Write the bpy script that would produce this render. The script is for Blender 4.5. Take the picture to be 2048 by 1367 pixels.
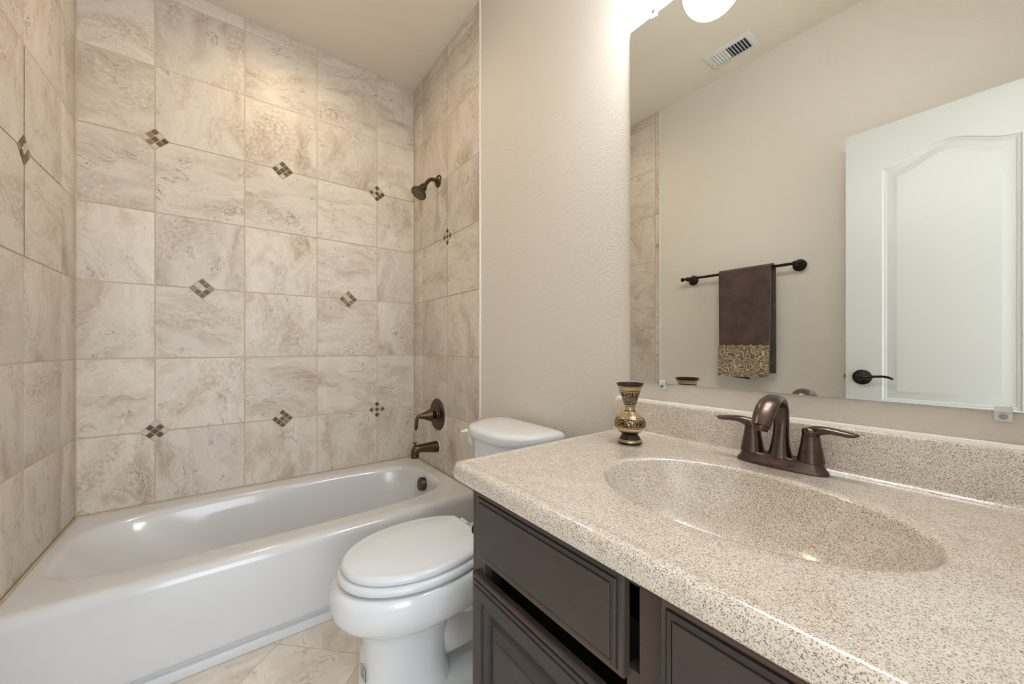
import bpy, bmesh, math, random
from mathutils import Vector, Matrix
random.seed(7)
PI = math.pi
S = bpy.context.scene
COL = S.collection
for o in list(bpy.data.objects):
    bpy.data.objects.remove(o)

# ------------------------------------------------------------------ camera
YAW = 0.6488
cd = bpy.data.cameras.new('camera')
cd.sensor_fit = 'HORIZONTAL'; cd.sensor_width = 36.0
cd.lens = 748.8 / 2048 * 36.0
cd.shift_y = 11.15 / 2048
cd.clip_start = 0.02; cd.clip_end = 50
cam = bpy.data.objects.new('camera', cd); COL.objects.link(cam)
cam.location = (2.3492, -0.9746, 1.057)
cam.rotation_euler = (PI / 2, 0, PI / 2 - YAW)
S.camera = cam

# ------------------------------------------------------------------ view, world, big lights
S.view_settings.view_transform = 'Standard'
S.view_settings.look = 'None'
S.view_settings.exposure = 0.38
S.view_settings.gamma = 1.0
S.view_settings.use_curve_mapping = False
W = bpy.data.worlds.new('world'); S.world = W; W.use_nodes = True
W.node_tree.nodes['Background'].inputs[0].default_value = (0.86, 0.93, 1.0, 1)
W.node_tree.nodes['Background'].inputs[1].default_value = 1.0

GLOBE_E = 21.0      # glow of the vanity globes
SHOWER_W = 17.0      # recessed shower light
HALL_W = 34.0       # daylight of the hall coming in through the doorway


def area_light(name, loc, rot, sx, sy, power, col, label, cat):
    l = bpy.data.lights.new(name, 'AREA'); l.shape = 'RECTANGLE'; l.size = sx; l.size_y = sy
    l.energy = power; l.color = col
    o = bpy.data.objects.new(name, l); COL.objects.link(o); o.location = loc; o.rotation_euler = rot
    return o


# hall window light, out in the hall behind the open doorway
area_light('hall_daylight', (3.45, -1.0, 1.25), (0, PI / 2, 0), 1.9, 1.3, HALL_W, (0.80, 0.90, 1.0), '', '')

# ------------------------------------------------------------------ material helpers


def srgb(r, g, b):
    f = lambda c: (c / 255 / 12.92) if c / 255 <= 0.04045 else ((c / 255 + 0.055) / 1.055) ** 2.4
    return (f(r), f(g), f(b), 1.0)


class NT:
    def __init__(s, name):
        s.m = bpy.data.materials.new(name); s.m.use_nodes = True
        s.t = s.m.node_tree; s.n = s.t.nodes; s.b = s.n['Principled BSDF']

    def add(s, typ, **kw):
        n = s.n.new(typ)
        for k, v in kw.items():
            if k.startswith('i_'):
                n.inputs[k[2:].replace('_', ' ')].default_value = v
            else:
                setattr(n, k, v)
        return n

    def link(s, a, b):
        s.t.links.new(a, b)

    def setb(s, name, v):
        s.b.inputs[name].default_value = v

    def math(s, op, a, b=None, c=None, clamp=False):
        n = s.n.new('ShaderNodeMath'); n.operation = op; n.use_clamp = clamp
        for i, x in enumerate((a, b, c)):
            if x is None: continue
            if isinstance(x, (int, float)): n.inputs[i].default_value = x
            else: s.link(x, n.inputs[i])
        return n.outputs[0]

    def noise(s, vec, scale, detail=4, rough=0.5, dist=0.0):
        n = s.n.new('ShaderNodeTexNoise')
        n.inputs['Scale'].default_value = scale; n.inputs['Detail'].default_value = detail
        n.inputs['Roughness'].default_value = rough; n.inputs['Distortion'].default_value = dist
        if vec is not None: s.link(vec, n.inputs['Vector'])
        return n.outputs[0]

    def ramp(s, fac, stops, interp='LINEAR'):
        n = s.n.new('ShaderNodeValToRGB'); n.color_ramp.interpolation = interp
        e = n.color_ramp.elements
        while len(e) > 1: e.remove(e[-1])
        e[0].position = stops[0][0]; e[0].color = stops[0][1]
        for p, c in stops[1:]:
            x = e.new(p); x.color = c
        s.link(fac, n.inputs[0])
        return n.outputs[0]

    def mix(s, fac, a, b, mode='MIX'):
        n = s.n.new('ShaderNodeMix'); n.data_type = 'RGBA'; n.blend_type = mode
        if isinstance(fac, (int, float)): n.inputs[0].default_value = fac
        else: s.link(fac, n.inputs[0])
        for i, x in ((6, a), (7, b)):
            if isinstance(x, tuple): n.inputs[i].default_value = x
            else: s.link(x, n.inputs[i])
        return n.outputs[2]

    def bump(s, h, strength, dist):
        n = s.n.new('ShaderNodeBump'); n.inputs['Strength'].default_value = strength
        n.inputs['Distance'].default_value = dist
        s.link(h, n.inputs['Height']); s.link(n.outputs[0], s.b.inputs['Normal'])

    def mapping(s, vec, scale=(1, 1, 1), rot=(0, 0, 0)):
        n = s.n.new('ShaderNodeMapping'); n.inputs['Scale'].default_value = scale
        n.inputs['Rotation'].default_value = rot
        s.link(vec, n.inputs['Vector']); return n.outputs[0]

    def objco(s):
        return s.n.new('ShaderNodeTexCoord').outputs['Object']

    def geopos(s):
        return s.n.new('ShaderNodeNewGeometry').outputs['Position']


def simple(name, col, rough=0.5, metal=0.0, coat=0.0, spec=None):
    t = NT(name); t.setb('Base Color', col); t.setb('Roughness', rough); t.setb('Metallic', metal)
    if coat: t.setb('Coat Weight', coat); t.setb('Coat Roughness', 0.05)
    if spec is not None: t.setb('Specular IOR Level', spec)
    return t.m


def white(x): return (x, x, x, 1)


def mat_travertine(name, light, mid, brown, dark, rough=0.41):
    t = NT(name)
    uv = t.add('ShaderNodeUVMap', uv_map='tile'); v = uv.outputs[0]
    # warp the coordinates so the bands meander
    wn = t.n.new('ShaderNodeTexNoise'); wn.inputs['Scale'].default_value = 4.0; wn.inputs['Detail'].default_value = 3
    t.link(v, wn.inputs['Vector'])
    sub = t.add('ShaderNodeVectorMath', operation='SUBTRACT'); t.link(wn.outputs['Color'], sub.inputs[0]); sub.inputs[1].default_value = (.5, .5, .5)
    sc = t.add('ShaderNodeVectorMath', operation='SCALE'); t.link(sub.outputs[0], sc.inputs[0]); sc.inputs['Scale'].default_value = 0.22
    ad = t.add('ShaderNodeVectorMath', operation='ADD'); t.link(v, ad.inputs[0]); t.link(sc.outputs[0], ad.inputs[1])
    wv = t.mapping(ad.outputs[0], (0.85, 2.4, 1.0), (0, 0, 0.6))
    n1 = t.noise(wv, 3.1, 9, 0.58, 0.3)
    n2 = t.noise(wv, 6.0, 8, 0.6, 0.6)
    n3 = t.noise(v, 60.0, 5, 0.7)
    base = t.ramp(n1, [(0.30, brown), (0.41, mid), (0.51, light), (0.60, light), (0.72, mid)])
    # pale streaks
    r = t.math('SUBTRACT', 1.0, t.math('MULTIPLY', t.math('ABSOLUTE', t.math('SUBTRACT', n2, 0.5)), 14.0), clamp=True)
    pale = tuple(min(1, c * 1.17) for c in light[:3]) + (1,)
    c1 = t.mix(t.math('MULTIPLY', r, 0.48), base, pale)
    # brown clouding with broken texture
    m = t.math('MULTIPLY', t.ramp(t.noise(wv, 2.6, 3, 0.5, 0.2), [(0.50, white(0)), (0.68, white(1))]), t.ramp(n3, [(0.40, white(0)), (0.60, white(1))]))
    c2 = t.mix(t.math('MULTIPLY', m, 0.7), c1, brown)
    # fine dark cracks, only in patches
    cr = t.noise(wv, 6.0, 12, 0.68, 0.5)
    rid = t.math('SUBTRACT', 1.0, t.math('MULTIPLY', t.math('ABSOLUTE', t.math('SUBTRACT', cr, 0.5)), 75.0), clamp=True)
    pm = t.ramp(t.noise(v, 7.5, 3, 0.6), [(0.51, white(0)), (0.60, white(1))])
    c3 = t.mix(t.math('MULTIPLY', t.math('MULTIPLY', rid, pm), 0.85), c2, dark)
    at = t.add('ShaderNodeAttribute', attribute_name='tone')
    tone = t.math('ADD', t.math('MULTIPLY', at.outputs['Fac'], 0.14), 0.93)
    cmb = t.add('ShaderNodeCombineColor'); [t.link(tone, cmb.inputs[i]) for i in range(3)]
    c4 = t.mix(1.0, c3, cmb.outputs[0], 'MULTIPLY')
    t.link(c4, t.b.inputs['Base Color'])
    t.link(t.math('ADD', t.math('MULTIPLY', n3, 0.15), rough - 0.07), t.b.inputs['Roughness'])
    t.bump(t.math('ADD', n3, t.math('MULTIPLY', n1, 2.0)), 0.25, 0.0012)
    return t.m


def mat_paint(name, col, bump=0.5):
    t = NT(name); t.setb('Base Color', col); t.setb('Roughness', 0.55)
    v = t.geopos()
    a = t.noise(v, 150, 3, 0.55); b = t.noise(v, 60, 2, 0.5)
    t.bump(t.math('ADD', t.ramp(a, [(0.42, white(0)), (0.62, white(1))]), b), bump, 0.0012)
    return t.m


def mat_granite(name):
    t = NT(name); v = t.geopos()
    n0 = t.noise(v, 35, 3, 0.5)
    c = t.ramp(n0, [(0.35, srgb(217, 206, 192)), (0.65, srgb(228, 219, 207))])
    def dots(c, scale, rot, keep, rad, col, amt):
        vo = t.n.new('ShaderNodeTexVoronoi'); vo.inputs['Scale'].default_value = scale
        w = t.n.new('ShaderNodeTexNoise'); w.inputs['Scale'].default_value = scale * 1.3; w.inputs['Detail'].default_value = 1
        mp = t.mapping(v, (1, 1, 1), rot); t.link(mp, w.inputs['Vector'])
        sc = t.add('ShaderNodeVectorMath', operation='SCALE'); t.link(w.outputs['Color'], sc.inputs[0]); sc.inputs['Scale'].default_value = 1.1 / scale
        ad = t.add('ShaderNodeVectorMath', operation='ADD'); t.link(mp, ad.inputs[0]); t.link(sc.outputs[0], ad.inputs[1])
        t.link(ad.outputs[0], vo.inputs['Vector'])
        sp_ = t.add('ShaderNodeSeparateColor'); t.link(vo.outputs['Color'], sp_.inputs[0])
        pick = t.math('LESS_THAN', sp_.outputs[0], keep)
        edge = t.ramp(vo.outputs['Distance'], [(rad * .75, white(1)), (rad * 1.15, white(0))])
        return t.mix(t.math('MULTIPLY', t.math('MULTIPLY', pick, edge), amt), c, col)
    c = dots(c, 480, (.9, .1, .5), .40, .60, srgb(234, 226, 214), .8)
    c = dots(c, 620, (.3, .7, .2), .32, .52, srgb(164, 138, 116), .8)
    c = dots(c, 600, (1.1, .2, .9), .15, .50, srgb(92, 77, 68), .85)
    c = dots(c, 760, (2.1, 1.2, .4), .28, .50, srgb(134, 122, 112), .8)
    t.link(c, t.b.inputs['Base Color']); t.setb('Roughness', 0.22)
    t.setb('Coat Weight', 1.0); t.setb('Coat Roughness', 0.16)
    t.bump(n0, 0.02, 0.0004)
    return t.m


def mat_bronze(name, col, rough=0.3, metal=0.9, patina=None):
    t = NT(name); v = t.objco()
    n = t.noise(v, 60, 4, 0.6)
    a = t.ramp(n, [(0.3, tuple(c * 0.8 for c in col[:3]) + (1,)), (0.7, tuple(min(1, c * 1.15) for c in col[:3]) + (1,))])
    if patina:
        g = t.n.new('ShaderNodeNewGeometry')
        a = t.mix(t.ramp(g.outputs['Pointiness'], [(0.58, white(0)), (0.68, white(0.7))]), a, patina)
    t.link(a, t.b.inputs['Base Color']); t.setb('Roughness', rough); t.setb('Metallic', metal)
    return t.m


def mat_cabinet(name):
    t = NT(name); v = t.geopos()
    n = t.noise(t.mapping(v, (1, 1, 6)), 9, 5, 0.6)
    f = t.noise(v, 900, 2, 0.5)
    c = t.ramp(n, [(0.3, srgb(56, 51, 49)), (0.7, srgb(67, 61, 59))])
    g = t.n.new('ShaderNodeNewGeometry')
    c = t.mix(t.ramp(g.outputs['Pointiness'], [(0.54, white(0)), (0.64, white(0.5))]), c, srgb(120, 84, 60))
    t.link(c, t.b.inputs['Base Color']); t.setb('Roughness', 0.42)
    t.bump(f, 0.05, 0.0003)
    return t.m


def mat_towel(name, col, col2):
    t = NT(name); v = t.objco()
    n = t.noise(v, 14, 5, 0.6); f = t.noise(v, 700, 2, 0.6)
    c = t.mix(t.ramp(n, [(0.35, white(0)), (0.7, white(1))]), col, col2)
    c = t.mix(t.ramp(f, [(0.35, white(0.0)), (0.75, white(0.45))]), c, col2)
    t.link(c, t.b.inputs['Base Color']); t.setb('Roughness', 0.95); t.setb('Sheen Weight', 0.35)
    t.bump(f, 0.9, 0.003)
    return t.m


def mat_paisley(name):
    t = NT(name); v = t.objco()
    w = t.n.new('ShaderNodeTexNoise'); w.inputs['Scale'].default_value = 16; w.inputs['Detail'].default_value = 2
    t.link(v, w.inputs['Vector'])
    sc = t.add('ShaderNodeVectorMath', operation='SCALE'); t.link(w.outputs['Color'], sc.inputs[0]); sc.inputs['Scale'].default_value = 0.07
    ad = t.add('ShaderNodeVectorMath', operation='ADD'); t.link(v, ad.inputs[0]); t.link(sc.outputs[0], ad.inputs[1])
    vo = t.n.new('ShaderNodeTexVoronoi'); vo.feature = 'SMOOTH_F1'; vo.inputs['Scale'].default_value = 26; vo.inputs['Smoothness'].default_value = 0.6
    t.link(ad.outputs[0], vo.inputs['Vector'])
    s = t.math('SINE', t.math('MULTIPLY', vo.outputs['Distance'], 30.0))
    c = t.ramp(t.math('ADD', t.math('MULTIPLY', s, 0.5), 0.5), [(0.0, srgb(92, 74, 58)), (0.3, srgb(132, 112, 84)), (0.6, srgb(150, 132, 102)), (0.88, srgb(156, 140, 112)), (0.94, srgb(200, 192, 172)), (1.0, srgb(178, 166, 142))])
    n = t.noise(v, 40, 3, 0.5)
    c = t.mix(t.ramp(n, [(0.5, white(0)), (0.62, white(0.35))]), c, srgb(92, 84, 70))
    t.link(c, t.b.inputs['Base Color']); t.setb('Roughness', 0.6); t.setb('Sheen Weight', 0.2)
    return t.m


def mat_engraved(name):
    t = NT(name); v = t.objco()
    w = t.n.new('ShaderNodeTexNoise'); w.inputs['Scale'].default_value = 70; w.inputs['Detail'].default_value = 1
    t.link(v, w.inputs['Vector'])
    sc = t.add('ShaderNodeVectorMath', operation='SCALE'); t.link(w.outputs['Color'], sc.inputs[0]); sc.inputs['Scale'].default_value = 0.014
    ad = t.add('ShaderNodeVectorMath', operation='ADD'); t.link(v, ad.inputs[0]); t.link(sc.outputs[0], ad.inputs[1])
    vo = t.n.new('ShaderNodeTexVoronoi'); vo.feature = 'SMOOTH_F1'; vo.inputs['Scale'].default_value = 120; vo.inputs['Smoothness'].default_value = 0.5
    t.link(ad.outputs[0], vo.inputs['Vector'])
    s = t.math('SINE', t.math('MULTIPLY', vo.outputs['Distance'], 20.0))
    k = t.ramp(s, [(0.40, white(0)), (0.55, white(1))])
    c = t.mix(k, srgb(40, 33, 26), srgb(196, 176, 130))
    t.link(c, t.b.inputs['Base Color'])
    t.link(t.math('MULTIPLY', k, 0.9), t.b.inputs['Metallic']); t.setb('Roughness', 0.25)
    return t.m


def mat_door(name):
    t = NT(name); v = t.geopos()
    t.setb('Base Color', srgb(204, 204, 200)); t.setb('Roughness', 0.38)
    wv = t.mapping(v, (30, 30, 1.6))
    g = t.noise(wv, 6, 4, 0.6, 1.0)
    t.bump(g, 0.22, 0.0012)
    return t.m


TRAV = mat_travertine('travertine_tile', srgb(218, 209, 198), srgb(205, 192, 178), srgb(178, 158, 138), srgb(108, 92, 78))
TRAVF = mat_travertine('travertine_floor', srgb(236, 228, 218), srgb(228, 217, 204), srgb(206, 190, 174), srgb(132, 120, 108), 0.4)
GROUT = simple('grout', srgb(208, 190, 166), 0.8)
CAULK = simple('tan_caulk', srgb(194, 178, 152), 0.6)
PAINT = mat_paint('beige_paint', srgb(228, 221, 211), 0.35)
CEILP = mat_paint('ceiling_paint', srgb(234, 225, 210), 0.2)
WHITE = simple('white_trim', srgb(238, 236, 230), 0.35)
PORC = simple('porcelain', srgb(234, 236, 238), 0.12, coat=0.3)
TUBM = simple('tub_enamel', srgb(218, 218, 219), 0.16, coat=0.3)
SEATM = simple('seat_plastic', srgb(230, 233, 236), 0.22)
GRAN = mat_granite('speckled_cultured_granite')
BRONZE = mat_bronze('oiled_bronze', srgb(98, 80, 68), 0.32)
BRONZE2 = mat_bronze('brushed_bronze', srgb(98, 84, 79), 0.26, 0.92, srgb(160, 112, 84))
DARKB = mat_bronze('dark_bronze', srgb(46, 40, 38), 0.35, 0.7)
COPPER = simple('copper_lettering', srgb(176, 104, 62), 0.4, 0.6)
CAB = mat_cabinet('espresso_cabinet')
BLACK = simple('shade_black', srgb(18, 16, 15), 0.8)  # black colour painted in for shade in the cabinet gaps
MIRM = simple('mirror_silver', (0.78, 0.785, 0.745, 1), 0.0, 1.0)
MIRE = simple('mirror_edge', srgb(196, 206, 198), 0.2, 0.3)
CLIP = NT('clear_plastic'); CLIP.setb('Base Color', (0.95, 0.96, 0.97, 1)); CLIP.setb('Roughness', 0.1); CLIP.setb('Transmission Weight', 0.25); CLIP = CLIP.m
DOORM = mat_door('white_door')
BRASS = simple('brass', srgb(196, 174, 130), 0.28, 0.8)
BRASS2 = simple('pale_brass', srgb(222, 196, 160), 0.28, 0.8)
VBLK = simple('black_lacquer', srgb(52, 44, 40), 0.3, 0.4)
ENGR = mat_engraved('engraved_brass')
TOWEL = mat_towel('brown_terry', srgb(58, 40, 34), srgb(92, 68, 58))
PAIS = mat_paisley('paisley_satin')
CORD = simple('gold_cord', srgb(176, 140, 98), 0.6)
STEEL = simple('steel', srgb(150, 150, 155), 0.3, 0.9)
VENTM = simple('register_white', srgb(226, 224, 218), 0.4)
VENTD = simple('register_gap', srgb(52, 52, 62), 0.8)
SHOWF = simple('nozzle_face', srgb(128, 108, 88), 0.5, 0.3)
MARK = simple('dark_green_print', srgb(66, 72, 56), 0.6)
CHIPS = [simple('chip_dark', srgb(92, 76, 62), 0.45), simple('chip_brown', srgb(114, 94, 68), 0.45),
         simple('chip_taupe', srgb(142, 124, 106), 0.35), simple('chip_stone', srgb(206, 190, 172), 0.4)]
g = NT('glowing_globe'); g.setb('Base Color', (1, 1, 1, 1)); g.setb('Emission Color', (0.915, 0.955, 1.0, 1)); g.setb('Emission Strength', GLOBE_E); GLOBE = g.m
g = NT('lamp_lens'); g.setb('Emission Color', (1.0, 0.80, 0.48, 1)); g.setb('Emission Strength', 4.0); LENS = g.m

# ------------------------------------------------------------------ geometry helpers


class MB:
    def __init__(s):
        s.v = []; s.f = []; s.mi = []; s.sm = []; s.uv = {}; s.tone = {}

    def face(s, idx, mi=0, smooth=False):
        s.f.append(tuple(idx)); s.mi.append(mi); s.sm.append(smooth); return len(s.f) - 1

    def add(s, pts):
        b = len(s.v); s.v += [Vector(p) for p in pts]; return b

    def box(s, x0, y0, z0, x1, y1, z1, mi=0):
        b = s.add([(x0, y0, z0), (x1, y0, z0), (x1, y1, z0), (x0, y1, z0), (x0, y0, z1), (x1, y0, z1), (x1, y1, z1), (x0, y1, z1)])
        for q in ((0, 3, 2, 1), (4, 5, 6, 7), (0, 1, 5, 4), (1, 2, 6, 5), (2, 3, 7, 6), (3, 0, 4, 7)):
            s.face([b + i for i in q], mi)
        return s

    def loft(s, rings, mi=0, cap0=True, cap1=True, smooth=True, closed=True, mis=None):
        n = len(rings[0]); bs = [s.add(r) for r in rings]
        for k in range(len(rings) - 1):
            m = mis[k] if mis else mi
            for i in range(n if closed else n - 1):
                j = (i + 1) % n
                s.face([bs[k] + i, bs[k] + j, bs[k + 1] + j, bs[k + 1] + i], m, smooth)
        if cap0: s.face([bs[0] + i for i in reversed(range(n))], mis[0] if mis else mi, smooth)
        if cap1: s.face([bs[-1] + i for i in range(n)], mis[-1] if mis else mi, smooth)
        return s

    def lathe(s, prof, org, axis=(0, 0, 1), seg=48, mi=0, cap0=True, cap1=True, mis=None, squash=1.0):
        a = Vector(axis).normalized()
        u = a.orthogonal().normalized() if abs(a.z) < 0.99 else Vector((1, 0, 0))
        w = a.cross(u).normalized(); o = Vector(org)
        rings = [[o + a * h + (u * math.cos(t) + w * math.sin(t) * squash) * r for t in [2 * PI * i / seg for i in range(seg)]] for r, h in prof]
        return s.loft(rings, mi, cap0, cap1, True, True, mis)

    def tube(s, pts, rad, seg=20, mi=0, caps=True, flat=None, up=None):
        """pts path; rad float or list; flat=(list of) sideways factor"""
        P = [Vector(p) for p in pts]; n = len(P)
        R = rad if isinstance(rad, (list, tuple)) else [rad] * n
        F = flat if isinstance(flat, (list, tuple)) else [flat or 1.0] * n
        rings = []; prev = None
        for i in range(n):
            d = (P[min(i + 1, n - 1)] - P[max(i - 1, 0)]).normalized()
            if prev is None:
                prev = Vector(up) if up else d.orthogonal()
            u = (prev - d * prev.dot(d)).normalized(); prev = u
            w = d.cross(u).normalized()
            rings.append([P[i] + u * math.cos(t) * R[i] + w * math.sin(t) * R[i] * F[i] for t in [2 * PI * k / seg for k in range(seg)]])
        return s.loft(rings, mi, caps, caps)

    def build(s, name, mats, parent=None, base=None, sharp=35, bevel=0, bseg=2, subsurf=0):
        me = bpy.data.meshes.new(name)
        org = Vector(base) if base is not None else (root_loc(parent) if parent else Vector((0, 0, 0)))
        me.from_pydata([tuple(v - org) for v in s.v], [], s.f)
        for m in (mats if isinstance(mats, (list, tuple)) else [mats]): me.materials.append(m)
        me.polygons.foreach_set('material_index', s.mi)
        me.polygons.foreach_set('use_smooth', [True] * len(s.f))
        if s.uv:
            l = me.uv_layers.new(name='tile')
            at = me.attributes.new('tone', 'FLOAT', 'FACE')
            for fi, uvs in s.uv.items():
                p = me.polygons[fi]
                for k, li in enumerate(p.loop_indices): l.data[li].uv = uvs[k]
            vals = [s.tone.get(i, 0.5) for i in range(len(s.f))]
            at.data.foreach_set('value', vals)
        me.update()
        bm = bmesh.new(); bm.from_mesh(me)
        if not s.uv: bmesh.ops.recalc_face_normals(bm, faces=bm.faces)
        bm.to_mesh(me); bm.free()
        me.set_sharp_from_angle(angle=math.radians(sharp))
        o = bpy.data.objects.new(name, me); COL.objects.link(o)
        if parent: o.parent = parent
        else: o.location = org
        if bevel:
            md = o.modifiers.new('bevel', 'BEVEL'); md.width = bevel; md.segments = bseg; md.limit_method = 'ANGLE'; md.angle_limit = math.radians(30)
            md.harden_normals = False
        if subsurf:
            md = o.modifiers.new('subd', 'SUBSURF'); md.levels = subsurf; md.render_levels = subsurf
        return o


def root_loc(o):
    l = Vector((0, 0, 0))
    while o: l += o.location; o = o.parent
    return l


def thing(name, label, cat, loc, group=None, kind=None):
    o = bpy.data.objects.new(name, None); COL.objects.link(o); o.location = loc; o.empty_display_size = 0.05
    return tag(o, label, cat, group, kind)


def tag(o, label=None, cat=None, group=None, kind=None):
    if label: o['label'] = label
    if cat: o['category'] = cat
    if group: o['group'] = group
    if kind: o['kind'] = kind
    return o


def clip_poly(poly, a, b, c):
    """keep a*x+b*y<=c"""
    out = []
    for i in range(len(poly)):
        p, q = poly[i], poly[(i + 1) % len(poly)]
        dp, dq = a * p[0] + b * p[1] - c, a * q[0] + b * q[1] - c
        if dp <= 1e-9: out.append(p)
        if (dp < -1e-9 and dq > 1e-9) or (dp > 1e-9 and dq < -1e-9):
            t = dp / (dp - dq); out.append((p[0] + (q[0] - p[0]) * t, p[1] + (q[1] - p[1]) * t))
    return out


def inset_poly(P, d):
    n = len(P); out = []
    for i in range(n):
        p0, p1, p2 = Vector(P[i - 1]), Vector(P[i]), Vector(P[(i + 1) % n])
        e1 = (p1 - p0); e2 = (p2 - p1)
        if e1.length < 1e-6 or e2.length < 1e-6: return None
        e1.normalize(); e2.normalize()
        n1 = Vector((-e1.y, e1.x)); n2 = Vector((-e2.y, e2.x))
        k = 1 + n1.dot(n2)
        if k < 0.15: return None
        out.append(tuple(p1 + (n1 + n2) * (d / k)))
    return out


def area2(P):
    return sum(P[i][0] * P[(i + 1) % len(P)][1] - P[(i + 1) % len(P)][0] * P[i][1] for i in range(len(P))) / 2


def add_tiles(mb, polys, to3, nrm, h=0.0015, gap=0.0038, mi=0):
    """polys: 2-D polygons; to3 maps (u,v)->3-D point on the grout face; tiles stand h proud along nrm"""
    N = Vector(nrm)
    for P in polys:
        if len(P) < 3: continue
        if area2(P) < 0: P = P[::-1]
        if area2(P) < 0.00015: continue
        q0 = inset_poly(P, gap / 2); q1 = inset_poly(P, gap / 2 + 0.0026)
        if not q0 or not q1 or area2(q1) <= 0: continue
        th = random.choice((0, PI / 2, PI, 1.5 * PI)) + random.uniform(-.12, .12); off = (random.uniform(0, 40), random.uniform(0, 40)); tone = random.random()
        c, s_ = math.cos(th), math.sin(th)
        uvf = lambda p: (c * p[0] - s_ * p[1] + off[0], s_ * p[0] + c * p[1] + off[1])
        n = len(q0)
        base = mb.add([to3(*p) for p in q0]); mid = mb.add([to3(*p) + N * (h * 0.45) for p in q0]); top = mb.add([to3(*p) + N * h for p in q1])
        fw = (to3(1, 0) - to3(0, 0)).cross(to3(0, 1) - to3(0, 0)).dot(N) > 0
        for a, b, qa, qb in ((base, mid, q0, q0), (mid, top, q0, q1)):
            for i in range(n):
                j = (i + 1) % n
                idx = [a + i, a + j, b + j, b + i]; us = [uvf(qa[i]), uvf(qa[j]), uvf(qb[j]), uvf(qb[i])]
                if not fw: idx.reverse(); us.reverse()
                k = mb.face(idx, mi, False); mb.uv[k] = us; mb.tone[k] = tone
        idx = [top + i for i in range(n)]; us = [uvf(p) for p in q1]
        if not fw: idx.reverse(); us.reverse()
        k = mb.face(idx, mi, False); mb.uv[k] = us; mb.tone[k] = tone


TP = 0.3334                       # tile pitch
Z0 = 1.057 - 0.0486               # height of the reference grout row
CEIL = 2.743; WL = -1.484; XR = 2.52
RIM = 0.345


def grid_rects(u0, u1, ustart, v0, v1, vstart, cuts=()):
    us = sorted({u0, u1} | {ustart + k * TP for k in range(-12, 13) if u0 + .004 < ustart + k * TP < u1 - .004})
    vs = sorted({v0, v1} | {vstart + k * TP for k in range(-12, 13) if v0 + .004 < vstart + k * TP < v1 - .004})
    out = []
    for a, b in zip(us, us[1:]):
        for c, d in zip(vs, vs[1:]): out.append([(a, c), (b, c), (b, d), (a, d)])
    return out


def cut_diamonds(polys, centers, r):
    """remove diamond corners from tiles so mosaic insets sit between them"""
    res = []
    for P in polys:
        parts = [P]
        for (cu, cv) in centers:
            new = []
            for Q in parts:
                us = [p[0] for p in Q]; vs = [p[1] for p in Q]
                if min(us) > cu + r or max(us) < cu - r or min(vs) > cv + r or max(vs) < cv - r:
                    new.append(Q); continue
                cxm, cym = (min(us) + max(us)) / 2, (min(vs) + max(vs)) / 2
                # split tile by its side of the diamond: convex pieces outside |du|+|dv|<=r
                rem = Q
                for sa, sb in ((1, 1), (-1, 1), (-1, -1), (1, -1)):
                    # outside half-plane sa*(u-cu)+sb*(v-cv) >= r
                    out = clip_poly(rem, -sa, -sb, -(r + sa * cu + sb * cv))
                    if len(out) >= 3 and abs(area2(out)) > 1e-5: new.append(out)
                    rem = clip_poly(rem, sa, sb, r + sa * cu + sb * cv)
                    if len(rem) < 3: break
            parts = new
        res.append(parts)
    return res


# tiles with diamond cuts must stay one tile: fan the concave outline in one piece
def add_cut_tile(mb, parts, to3, nrm, h, gap):
    st = random.getstate()
    th = random.choice((0, PI / 2, PI, 1.5 * PI)) + random.uniform(-.12, .12); off = (random.uniform(0, 40), random.uniform(0, 40)); tone = random.random()
    c, s_ = math.cos(th), math.sin(th); N = Vector(nrm)
    uvf = lambda p: (c * p[0] - s_ * p[1] + off[0], s_ * p[0] + c * p[1] + off[1])
    fw = (to3(1, 0) - to3(0, 0)).cross(to3(0, 1) - to3(0, 0)).dot(N) > 0
    for P in parts:
        if area2(P) < 0: P = P[::-1]
        if len(P) < 3 or area2(P) < 1e-6: continue
        b = mb.add([to3(*p) + N * h for p in P]); idx = [b + i for i in range(len(P))]; us = [uvf(p) for p in P]
        if not fw: idx.reverse(); us.reverse()
        k = mb.face(idx, 0, False); mb.uv[k] = us; mb.tone[k] = tone


def tile_wall(mb, rects, centers, to3, nrm, h=0.0014, gap=0.0058):
    plain, cut = [], []
    R = 0.052
    for P in rects:
        us = [p[0] for p in P]; vs = [p[1] for p in P]
        hit = [c for c in centers if min(us) < c[0] + R and max(us) > c[0] - R and min(vs) < c[1] + R and max(vs) > c[1] - R]
        (cut if hit else plain).append((P, hit))
    add_tiles(mb, [p for p, _ in plain], to3, nrm, h, gap)
    for P, hit in cut:
        Q = inset_poly(P if area2(P) > 0 else P[::-1], gap / 2)
        parts = cut_diamonds([Q], hit, R)[0]
        add_cut_tile(mb, parts, to3, nrm, h, gap)


# 3x3 chip layouts: index into CHIPS; rows from top corner going down-right, columns going down-left
LAY = {
    'a': ((1, 2, 3), (3, 1, 2), (0, 1, 3)), 'b': ((0, 3, 0), (0, 0, 0), (0, 1, 3)), 'c': ((0, 3, 1), (3, 0, 3), (0, 0, 0)),
    'd': ((1, 3, 2), (1, 3, 1), (2, 0, 1)), 'e': ((2, 3, 1), (1, 3, 2), (1, 2, 1)), 'f': ((3, 0, 3), (0, 0, 0), (3, 0, 3)),
    'g': ((0, 3, 0), (0, 1, 0), (1, 2, 1)), 'h': ((0, 3, 1), (3, 1, 3), (1, 3, 0)),
}


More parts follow.
